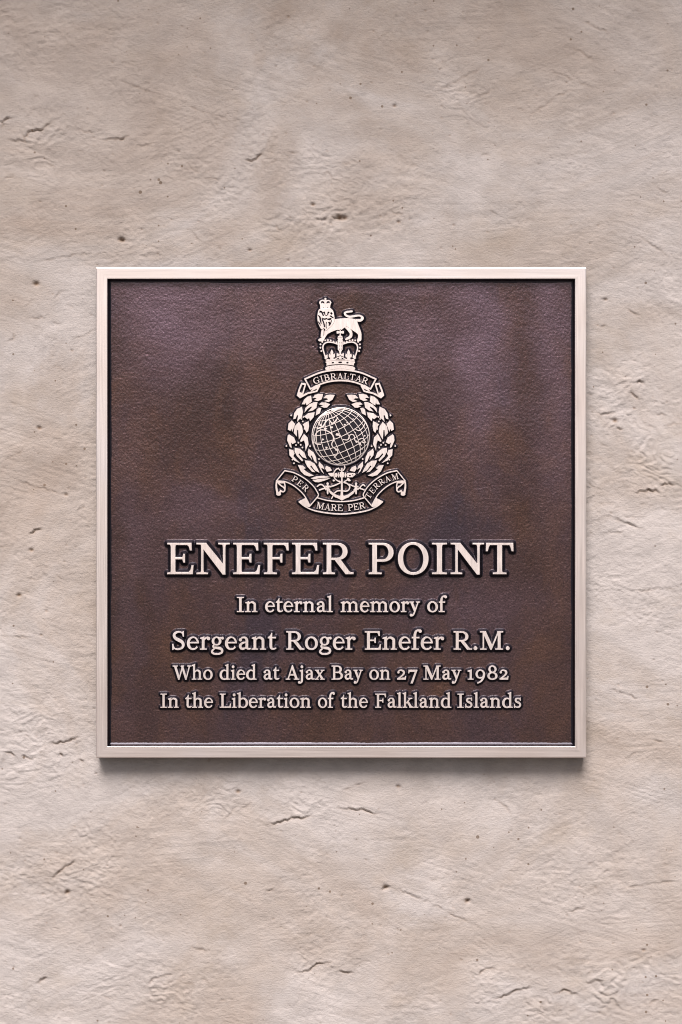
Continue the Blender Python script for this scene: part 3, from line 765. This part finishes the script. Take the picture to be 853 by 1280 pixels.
def build_crown():
    z = zE; c = 432
    def both(pr):
        return pr + [([[(2 * z(c, 0)[0] - p[0], p[1]) for p in q] for q in ad], [[(2 * z(c, 0)[0] - p[0], p[1]) for p in q] for q in sb]) for ad, sb in pr]
    L = [stroke(mp(z, [(398,744,15),(330,722,16),(262,718,17),(214,745,18),(200,795,18),(216,860,17),(243,945,16)]), n=6)]
    pearls = [(382,720,13),(343,710,14),(305,694,14),(268,689,14),(232,694,14),(193,712,15),(169,746,16),(168,791,15),(180,836,14)]
    L += [A(mp(z, [(293,950),(300,925),(280,918),(278,892),(285,868),(300,880),(305,893),(300,850),(320,812),(340,850),(336,893),(340,880),(357,868),(364,892),(360,918),(340,925),(347,950)])),
          A(mp(z, [(384,862),(384,912),(430,893),(430,880)])), A(mp(z, [(228,905),(262,880),(266,925),(240,935)])),
          stroke(mp(z, [(222,925,14),(265,950,12),(320,955,12),(370,940,12),(400,922,12),(434,912,12)]), n=5),
          stroke(mp(z, [(240,966,12),(330,958,12),(434,955,12)]), n=5)]
    L = both(L)
    mid = [A(mp(z, [(424,545),(440,545),(438,575),(462,566),(482,570),(482,600),(462,604),(440,596),(440,640),(424,640),(424,596),(402,604),(384,600),(384,570),(402,566),(426,575)])),
           A(mp(z, ell(432, 662, 36, 34, 20))), A(mp(z, [(398,690),(466,690),(464,815),(446,842),(432,864),(418,842),(400,815)])),
           A(mp(z, [(410,940),(432,895),(454,940)])), A(mp(z, [(418,855),(446,855),(436,885),(428,885)])),
           A(sm(mp(z, [(238,978),(330,970),(432,966),(534,970),(628,978),(614,1006),(612,1028),(534,1016),(432,1012),(330,1016),(250,1030),(252,1006)]), 3)),
           A(sm(mp(z, [(232,1075),(245,1050),(300,1034),(432,1024),(565,1034),(618,1050),(632,1075),(605,1090),(520,1076),(432,1072),(340,1076),(258,1090)]), 4))]
    cuts = [mp(z, ell(335, 992, 16, 11, 12)), mp(z, ell(432, 988, 26, 13, 14)), mp(z, ell(528, 992, 16, 11, 12)), mp(z, [(398,656),(466,656),(466,662),(398,662)])]
    for k in range(6):
        for xx in (419, 445): cuts.append(mp(z, ell(xx, 722 + k * 19, 5, 5, 8)))
    for xx, yy in ((290,1060),(355,1052),(432,1047),(509,1052),(574,1060)): cuts.append(mp(z, [(xx - 14, yy + 3), (xx, yy - 5), (xx + 14, yy + 3), (xx, yy)]))
    o, wp = crest_piece('crown', L + mid, cuts, cx=z(c, 0)[0], cy=z(0, 850)[1])
    o['label'] = 'large raised royal crown under the lion'
    mesh = None
    for x, y, r in pearls:
        for xx in (x, 2 * c - x):
            px, py = z(xx, y); rr = r / 10.66
            if mesh is None:
                mesh, segs = solid('pearl', [A(ell(0, 0, 1.33, 1.33, 12))], (), CH - 0.3, 0.3, dome=lambda a, b: 0.5 - (a * a + b * b) * 0.3)
            part('pearl', mesh, px, py, parent=o, ploc=wp)
            SKIRT.append(([((px + a[0], py - a[1]), (px + b[0], py - b[1])) for a, b in segs], CH * 0.7, 3.0))

def put_letters(items, sy, parent, ploc, sxk=1.0, H=CH):
    """items: (char, cx, cy, deg) centre of each small capital in photo px, deg = counter-clockwise"""
    for ch, cx, cy, deg in items:
        pr, cu = glyph(ch)
        w = ADV[ch] / 2; s = sy / CAP; c, sn = math.cos(math.radians(deg)), math.sin(math.radians(deg))
        def f(x, y):
            a, b = (x - w) * s * sxk, (y - CAP / 2) * s
            return a * c - b * sn, a * sn + b * c
        pr, cu = xf(pr, cu, f)
        me, segs = solid('letter_' + ch, pr, cu, H, 0.12, 0.13)
        part('letter', me, cx, cy, parent=parent, ploc=ploc)
        SKIRT.append(([((cx + a[0], cy - a[1]), (cx + b[0], cy - b[1])) for a, b in segs], H * 0.6, 1.8))

def build_top_scroll():
    z = zF; W = 13
    pr = [stroke(mp(z, [(112,160,W),(255,102,W),(415,82,W),(575,102,W),(718,160,W)]), n=8, r0=True, r1=True),
          stroke(mp(z, [(158,245,W),(285,190,W),(415,173,W),(545,190,W),(672,245,W)]), n=8, r0=True, r1=True)]
    side = [stroke(mp(z, [(112,160,W),(158,245,W)]), smooth=False),
            stroke(mp(z, [(118,206,14),(84,200,14),(64,248,14),(50,298,16),(70,316,16),(135,282,14),(212,264,13),(238,214,13)]), n=4, smooth=False),
            stroke(mp(z, [(116,204,12),(92,285,12)]), smooth=False), A(mp(z, ell(70, 296, 24, 22, 14))),
            A(mp(z, [(158,240),(205,212),(242,205),(238,226),(178,256)])), stroke(mp(z, [(165,262,9),(215,236,9)]), smooth=False)]
    ax = 2 * z(415, 0)[0]
    m = [([[(ax - p[0], p[1]) for p in q] for q in ad], [[(ax - p[0], p[1]) for p in q] for q in sb]) for ad, sb in side]
    o, wp = crest_piece('top_scroll', pr + side + m, cx=z(415, 0)[0], cy=z(0, 180)[1], skw=3.0)
    o['label'] = 'raised scroll reading GIBRALTAR above the wreath'
    R = 84.5; bx, by = z(417, 0)[0], z(0, 161)[1]; txt = 'GIBRALTAR'; s = 7.5 / CAP
    total = sum(ADV[c] for c in txt) * s; want = 67.5; tr = (want - total) / (len(txt) - 1); u = -want / 2; items = []
    for c in txt:
        wd = ADV[c] * s; mid = u + wd / 2; a = mid / R; rr = R + 3.75
        items.append((c, bx + math.sin(a) * rr, by + R - math.cos(a) * rr, -math.degrees(a))); u += wd + tr
    put_letters(items, 7.5, o, wp, 1.06)

LEAVES = [
 [(715,115),(690,165),(650,190),(600,180),(645,160),(625,150),(590,150),(620,118),(660,112)],
 [(590,105),(575,160),(535,180),(490,170),(520,150),(500,145),(475,150),(500,115),(545,103)],
 [(462,122),(470,185),(430,215),(410,225),(405,195),(395,215),(360,215),(385,165),(420,135)],
 [(530,190),(520,250),(480,280),(430,292),(470,245),(462,238),(425,262),(390,305),(398,255),(440,215),(490,192)],
 [(665,215),(630,250),(600,252),(560,235),(592,225),(545,215),(570,195),(620,195)],
 [(572,255),(555,310),(510,335),(520,270),(545,252)],
 [(500,300),(490,350),(450,395),(440,360),(425,375),(385,345),(430,310)],
 [(365,240),(375,300),(360,360),(335,375),(310,405),(322,335),(312,330),(296,368),(270,375),(280,310),(310,265)],
 [(435,395),(440,450),(430,500),(410,520),(395,480),(383,490),(386,455),(372,430),(400,410)],
 [(255,385),(290,425),(275,470),(260,510),(250,475),(240,500),(212,485),(220,420)],
 [(330,400),(365,450),(375,510),(350,560),(330,592),(323,490),(312,490),(308,560),(275,520),(285,450)],
 [(225,535),(280,570),(300,620),(262,640),(245,622),(255,682),(235,670),(205,600),(210,550)],
 [(385,530),(425,570),(435,640),(415,680),(402,716),(398,640),(385,600),(350,618),(345,600),(365,560)],
 [(225,695),(270,705),(285,740),(272,768),(300,800),(345,845),(280,815),(230,760)],
 [(285,680),(340,690),(390,730),(415,797),(370,780),(335,738),(325,748),(378,812),(365,825),(310,770),(285,720)],
 [(435,690),(490,730),(515,780),(522,848),(494,820),(468,760),(458,768),(474,812),(430,760),(425,720)],
 [(395,815),(450,820),(500,850),(530,900),(552,948),(500,920),(462,868),(452,878),(507,942),(470,935),(420,880),(400,840)],
 [(320,865),(375,870),(405,898),(380,906),(420,940),(492,976),(440,986),(390,970),(350,930)],
 [(545,825),(590,870),(605,912),(578,895),(570,900),(602,962),(570,930),(540,870)],
 [(620,870),(665,890),(685,922),(660,930),(630,936),(610,900)]]
BERRIES = [(248,333,12),(378,350,10),(358,370,9),(372,398,10),(197,660,12),(325,625,10),(300,650,10),(350,648,10),(368,677,10),(450,663,10),(262,805,10),(278,845,10),(545,800,9)]

def build_wreath(side):
    z = zB; f = (lambda p: p) if side == 0 else mir
    stem = [(640,150,8),(560,170,10),(470,215,10),(385,290,10),(335,390,11),(318,500,11),(335,620,11),(385,740,12),(460,850,12),(560,950,12),(640,985,12)]
    o, wp = crest_piece('laurel_branch', [stroke(f(mp(z, stem)), n=5)], cx=f([z(330, 0)])[0][0], cy=z(0, 550)[1], H=CH - 1.9, bev=0.3, mats=[M_PS, M_PS], skw=2.5)
    o['label'] = ('left' if side == 0 else 'right') + ' half of the raised laurel wreath'
    for L in LEAVES:
        P = f(mp(z, L)); P2 = []
        for i in range(len(P)):            # keep tips sharp, soften the long edges
            a, b = P[i], P[(i + 1) % len(P)]; P2.append(a)
        cx = sum(p[0] for p in P) / len(P); cy = sum(p[1] for p in P) / len(P)
        crest_piece('leaf', [A(P2)], cx=cx, cy=cy, parent=o, ploc=wp, grow=0.06, bev=0.2, skw=2.6)
    if side == 0:
        for L in ([(480,205),(540,185),(620,178),(705,190),(640,200),(570,205),(510,217)], [(500,226),(580,213),(705,203),(640,230),(570,250),(530,247)]):
            P = mp(zG, L); crest_piece('leaf', [A(P)], cx=P[0][0] + 10, cy=P[0][1], parent=o, ploc=wp, skw=2.4)
    mesh = None
    for x, y, r in BERRIES:
        px, py = f([z(x, y)])[0]
        if mesh is None: mesh, segs = solid('berry', [A(ell(0, 0, 1.25, 1.25, 12))], (), CH - 0.5, 0.3, dome=lambda a, b: 0.4 - (a * a + b * b) * 0.3)
        part('berry', mesh, px, py, parent=o, ploc=wp)
        SKIRT.append(([((px + a[0], py - a[1]), (px + b[0], py - b[1])) for a, b in segs], CH * 0.6, 2.4))

def build_globe():
    cx, cy, r = 426.1, 545.1, 37.3
    dm = lambda x, y: 1.6 * math.sqrt(max(0.0, 1 - (x * x + y * y) / (r * r * 1.02)))
    # the dark dome
    V = []; F = []; nr, na = 10, 48
    for i in range(nr + 1):
        q = r * 0.985 * i / nr
        for k in range(na):
            a = 2 * math.pi * k / na; x, y = q * math.cos(a), q * math.sin(a); V.append((x * S, -(dm(x, y) + 0.6) * S, y * S))
    for i in range(nr):
        for k in range(na):
            F.append((i * na + k, (i + 1) * na + k, (i + 1) * na + (k + 1) % na, i * na + (k + 1) % na))
    me = mesh_np('globe', V, F, [M_PS], smooth=True)
    o, wp = part('globe', me, cx, cy); o['label'] = 'dark domed globe inside the wreath, overlaid with pale map lines'
    dm2 = lambda x, y: dm(x, y) - 0.6
    rim = ring(0, 0, r, r, r - 1.75, r - 1.75, 2, 2, 0, 64)
    # graticule: a tilted globe
    ax = math.radians(24); inc = math.radians(16)
    lines3 = []
    for lat in range(-75, 90, 15): lines3.append([(lat, lo) for lo in range(0, 361, 6)])
    for lo in range(0, 360, 15): lines3.append([(la, lo) for la in range(-84, 85, 6)])
    def proj(la, lo):
        la, lo = math.radians(la), math.radians(lo)
        x, y, z = math.cos(la) * math.sin(lo), math.sin(la), math.cos(la) * math.cos(lo)
        y, z = y * math.cos(inc) - z * math.sin(inc), y * math.sin(inc) + z * math.cos(inc)
        x, y = x * math.cos(ax) - y * math.sin(ax), x * math.sin(ax) + y * math.cos(ax)
        return x * r * .985, y * r * .985, z
    pr = [rim]
    for L in lines3:
        run = []
        for q in L + [None]:
            p = proj(*q) if q else (0, 0, -1)
            if p[2] > 0.16: run.append((p[0], p[1], 0.56 + 0.2 * min(1, p[2])))
            else:
                if len(run) > 2: pr.append(stroke(run, smooth=False))
                run = []
    me, segs = solid('map_grid', pr, (), 2.2, 0.06, 0.06, dome=dm2, z0=0.3, draft=0.05)
    part('map_grid', me, cx, cy, parent=o, ploc=wp)
    SKIRT.append(([((cx + a[0], cy - a[1]), (cx + b[0], cy - b[1])) for a, b in segs if math.hypot(*a) > r - 0.6], 3.0, 3.2))
    z = zC
    f = lambda p: (p[0] - cx, cy - p[1]) + tuple(p[2:])
    cs = []
    for pts in ([(150,450,13),(160,385,14),(205,345,14),(270,350,14),(325,385,17),(345,435,19),(325,480,15),(335,515,13),(375,545,14),(385,580,12),(350,620,13)],
                [(150,450,12),(165,485,12),(210,490,11)], [(440,440,12),(488,442,14),(512,392,14),(550,398,12),(562,452,13),(600,470,12),(625,500,12)],
                [(180,330,16),(235,305,20),(262,262,16),(300,230,12),(352,215,14)], [(300,240,12),(330,275,15),(365,250,15),(385,215,10)],
                [(560,330,10),(600,350,13),(640,320,12),(660,280,11)], [(600,440,12),(640,430,12),(670,470,11)]):
        cs.append(stroke([f((p[0], p[1], p[2] * .72)) for p in mp(z, pts)], n=4, r0=True, r1=True))
    rng = random.Random(9)
    for x, y, q in ((235,440,17),(262,330,24),(210,292,18),(318,318,22),(322,272,15),(366,246,16),(380,388,26),(405,402,16),(455,290,15),(482,268,13),(515,262,11),(578,462,18),(610,485,18),(648,470,15),(650,300,17),
                    (375,545,20),(268,522,18),(346,430,18),(300,165,18),(262,160,12),(660,402,13),(632,535,12),(565,370,12),(345,600,14),(540,232,12),(196,272,14)):
        P = []
        for k in range(9):
            a = 2 * math.pi * k / 9; rr = q * .85 * rng.uniform(.5, 1.15); P.append(f(z(x + math.cos(a) * rr, y + math.sin(a) * rr * .8)))
        cs.append(A(P))
    me, segs = solid('coastline', cs, (), 2.45, 0.06, 0.05, dome=dm2, z0=0.3, draft=0.05)
    part('coastline', me, cx, cy, parent=o, ploc=wp)

def build_anchor():
    z = zI
    pr = [stroke(mp(z, [(397,130,22),(397,300,24),(397,450,30),(397,560,44)]), smooth=False, r0=True),
          A(mp(z, [(188,430),(225,470),(300,525),(360,548),(397,530),(434,548),(494,525),(570,470),(606,430),(612,452),(575,510),(500,568),(440,592),(397,618),(354,592),(294,568),(220,510),(182,452)])),
          A(mp(z, [(365,188),(430,188),(430,262),(365,262)])), A(mp(z, [(288,200),(326,200),(326,262),(288,262)])), A(mp(z, [(340,194),(355,194),(355,264),(340,264)])),
          A(mp(z, [(440,194),(462,194),(462,264),(440,264)])), A(mp(z, [(474,198),(600,200),(606,222),(560,262),(474,262)])), A(mp(z, [(186,200),(272,198),(272,250),(230,250),(200,225)])),
          A(mp(z, [(274,222),(480,222),(480,236),(274,236)]))]
    cuts = [mp(z, ell(520, 235, 16, 10, 10)), mp(z, ell(562, 225, 9, 9, 10))]
    o, wp = crest_piece('anchor', pr, cuts, cx=z(397, 0)[0], cy=z(0, 380)[1], skw=2.6)
    o['label'] = 'raised anchor with fouled rope under the globe'
    flk = []
    for x in (180, 614):
        flk += [stroke(mp(z, [(x, 352, 24), (x, 430, 34), (x, 512, 22)]), smooth=False, r1=True), A(mp(z, ell(x, 360, 19, 17, 12))),
                stroke(mp(z, [(x - 35, 395, 16), (x + 35, 455, 16)]), smooth=False), stroke(mp(z, [(x + 35, 395, 16), (x - 35, 455, 16)]), smooth=False)]
    crest_piece('fluke', flk[:4], cx=z(180, 0)[0], cy=z(0, 430)[1], parent=o, ploc=wp, skw=2.4, H=CH + .2)
    crest_piece('fluke', flk[4:], cx=z(614, 0)[0], cy=z(0, 430)[1], parent=o, ploc=wp, skw=2.4, H=CH + .2)
    rope = [stroke(mp(z, p), n=5, r0=True, r1=True) for p in (
        [(22,402,20),(60,376,20),(100,380,20),(148,428,20)], [(150,428,20),(100,442,20),(56,458,20)], [(148,428,18),(240,402,20),(310,378,18),(372,348,18)],
        [(348,126,18),(305,146,18),(272,205,18),(285,270,18),(325,312,18),(375,332,18)], [(437,92,18),(442,120,18),(420,158,18)], [(345,128,16),(372,160,16)],
        [(428,342,18),(480,360,20),(516,400,20),(505,450,20),(462,476,18),(397,470,18),(330,472,18),(285,502,18)], [(262,548,18),(238,590,16)],
        [(510,372,16),(560,392,18),(620,425,18),(665,428,18),(700,388,18),(728,378,18),(750,396,18)], [(662,430,18),(700,442,18),(738,456,18)],
        [(430,332,14),(480,305,16),(500,285,14)])]
    rope += [A(mp(z, [(478,270),(510,282),(538,318),(505,325),(470,298)])), A(mp(z, [(255,305),(280,298),(296,318),(262,328)]))]
    crest_piece('rope', rope, cx=z(397, 0)[0], cy=z(0, 400)[1], parent=o, ploc=wp, skw=2.2, H=CH - .3)

def build_motto():
    z = zG; W = 12; ax = 2 * MX
    side = [stroke(mp(z, [(188,120,W),(300,146,W),(420,212,W),(510,292,W),(556,362,W),(568,392,W),(556,418,W)]), n=5, r0=True),
            stroke(mp(z, [(94,236,W),(200,246,W),(300,296,W),(385,370,W),(430,432,W),(473,515,W)]), n=5, r0=True, r1=True),
            stroke(mp(z, [(188,120,W),(94,236,W)]), smooth=False), stroke(mp(z, [(560,412,W),(473,515,W)]), smooth=False),
            A(mp(z, [(342,466),(425,426),(446,455),(475,518),(460,520),(400,480)])), A(mp(z, [(344,464),(372,462),(475,512),(470,530),(420,520)])),
            stroke(mp(z, [(95,245,15),(94,300,20),(102,350,24),(112,385,30)]), n=4), A(mp(z, ell(120, 382, 27, 19, 14))), stroke(mp(z, [(120,372,22),(150,350,16)]), smooth=False),
            stroke(mp(z, [(108,252,13),(150,290,15),(176,308,14),(190,338,14),(170,358,14),(140,342,13)]), n=4, r1=True), stroke(mp(z, [(184,248,14),(192,290,14),(190,335,14)]), n=4),
            A(mp(z, [(96,236),(180,240),(185,262),(130,262),(100,250)]))]
    pr = side + mirp(side)
    bx = z(0, 0)[0]
    pr += [stroke([(MX - 52.5, z(0, 470)[1], 1.3), (MX - 44, z(0, 527)[1], 1.4), (MX - 29, z(0, 578)[1], 1.5), (MX, z(0, 608)[1], 1.6), (MX + 29, z(0, 578)[1], 1.5), (MX + 44, z(0, 527)[1], 1.4), (MX + 52.5, z(0, 470)[1], 1.3)], n=8),
           stroke([(MX - 29.5, z(0, 424)[1], 1.3), (MX - 16, z(0, 456)[1], 1.3), (MX, z(0, 468)[1], 1.3), (MX + 16, z(0, 456)[1], 1.3), (MX + 29.5, z(0, 424)[1], 1.3)], n=6)]
    o, wp = crest_piece('motto_scroll', pr, cx=MX, cy=z(0, 400)[1], skw=3.0)
    o['label'] = 'raised folded scroll reading PER MARE PER TERRAM under the anchor'
    g1 = [('P', *zG(302, 215), -31), ('E', *zG(362, 262), -38), ('R', *zG(424, 312), -45)]
    put_letters(g1, 7.4, o, wp, 1.0)
    def cc(ch, x, y, d): return (ch, *zD(x, y), d)
    R = 130.0; items = []
    for ch, x in (('M', 317), ('A', 358), ('R', 394), ('E', 429), ('P', 486), ('E', 518), ('R', 552)):
        px = zD(x, 0)[0]; a = math.asin((px - MX) / R)
        items.append((ch, px, zD(0, 291)[1] - R * (1 - math.cos(a)) * 1.0, math.degrees(a)))
    put_letters(items, 7.9, o, wp, 1.0)
    g3 = [('T', *zH(322, 402), 57), ('E', *zH(366, 344), 50), ('R', *zH(412, 290), 43), ('R', *zH(468, 244), 34), ('A', *zH(535, 212), 25), ('M', *zH(622, 188), 15)]
    put_letters(g3, 7.3, o, wp, 0.92)

build_lion(); build_crown(); build_top_scroll(); build_wreath(0); build_wreath(1); build_globe(); build_anchor(); build_motto()

# ------------------------------------------------------------------ the sunk sand-cast panel with the cast shoulders of all lettering
def build_panel():
    x0, x1, y0, y1 = 135.5, 718.0, 349.5, 932.0; st = 0.8
    ax = np.arange(x0, x1 + st * .5, st); ay = np.arange(y0, y1 + st * .5, st)
    x, y = np.meshgrid(ax, ay); h = np.zeros(x.shape); ox = np.zeros(x.shape); ny, nx = x.shape
    for segs, H, W in SKIRT:
        P = np.array(segs)                                      # (n,2,2)
        a0, b0 = P[..., 0].min() - W, P[..., 0].max() + W; c0, d0 = P[..., 1].min() - W, P[..., 1].max() + W
        I0 = max(0, int((a0 - x0) / st)); I1 = min(nx, int((b0 - x0) / st) + 2); J0 = max(0, int((c0 - y0) / st)); J1 = min(ny, int((d0 - y0) / st) + 2)
        dist = np.full((J1 - J0, I1 - I0), 1e6); sx, sy = x[J0:J1, I0:I1], y[J0:J1, I0:I1]
        for (ax_, ay_), (bx_, by_) in P:
            i0 = max(0, int((min(ax_, bx_) - W - ax[I0]) / st)); i1 = int((max(ax_, bx_) + W - ax[I0]) / st) + 2
            j0 = max(0, int((min(ay_, by_) - W - ay[J0]) / st)); j1 = int((max(ay_, by_) + W - ay[J0]) / st) + 2
            qx, qy = sx[j0:j1, i0:i1], sy[j0:j1, i0:i1]
            dx, dy = bx_ - ax_, by_ - ay_; L2 = dx * dx + dy * dy + 1e-12
            t = np.clip(((qx - ax_) * dx + (qy - ay_) * dy) / L2, 0, 1)
            d2 = (qx - ax_ - t * dx) ** 2 + (qy - ay_ - t * dy) ** 2
            v = dist[j0:j1, i0:i1]; np.minimum(v, d2, out=v)
        d = np.sqrt(dist) / W
        # steep draft, then a fillet running out on the field
        f = np.where(d < 0.72, 1 - d * 1.30, 0); q = np.clip((1 - d) / 0.28, 0, 1); f = np.where(d < 0.72, f, 0.064 * q ** 2.6); f = np.clip(f, 0, 1)
        v = h[J0:J1, I0:I1]; np.maximum(v, H * f, out=v)
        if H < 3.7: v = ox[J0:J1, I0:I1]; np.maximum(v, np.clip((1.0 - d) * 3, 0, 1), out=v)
    mauve = np.zeros_like(h)
    for gx, gy, sa, sb, am in ((215,405,60,60,.9),(330,400,60,40,.5),(600,440,35,110,.9),(520,420,45,50,.6),(695,420,22,220,.6),(160,700,18,200,.3),(430,360,260,10,.5),(250,640,70,25,.35),(600,760,70,25,.3)):
        mauve += am * np.exp(-((x - gx + 22 * fbm(x, y, 45, 601, 3)) / sa) ** 2 - ((y - gy + 30 * fbm(x, y, 60, 602, 3)) / sb) ** 2)
    mauve = np.clip(mauve, 0, 1)
    h0 = h.copy()
    free = np.clip(1 - h / 1.5, 0.15, 1)
    grain = 0.22 * fbm(x, y, 2.0, 301, 3, 0.6) + 0.08 * fbm(x, y, 8, 302, 3, 0.55) + 0.4 * fbm(x, y, 60, 303, 3)
    h = h + grain * free
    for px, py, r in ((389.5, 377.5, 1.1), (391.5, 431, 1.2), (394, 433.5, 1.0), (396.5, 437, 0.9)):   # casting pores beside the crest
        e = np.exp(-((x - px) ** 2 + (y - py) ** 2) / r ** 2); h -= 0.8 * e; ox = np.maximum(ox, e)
    oxide_shade = np.maximum(np.clip(h0 / 0.03, 0, 1), ox) * 0.96  # patina mask, doubling as painted shade around the raised pieces
    V = np.stack([X(x), -(PANEL + h) * S, Z(y) - ROOT.z], -1).reshape(-1, 3)
    idx = np.arange(nx * ny).reshape(ny, nx)
    F = np.stack([idx[:-1, :-1], idx[1:, :-1], idx[1:, 1:], idx[:-1, 1:]], -1).reshape(-1, 4)
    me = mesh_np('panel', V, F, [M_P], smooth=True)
    a = me.attributes.new('mauve', 'FLOAT', 'POINT'); a.data.foreach_set('value', mauve.ravel().astype(np.float32))
    a = me.attributes.new('oxide_shade', 'FLOAT', 'POINT'); a.data.foreach_set('value', oxide_shade.ravel().astype(np.float32))
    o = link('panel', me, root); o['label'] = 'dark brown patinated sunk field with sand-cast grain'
build_panel()
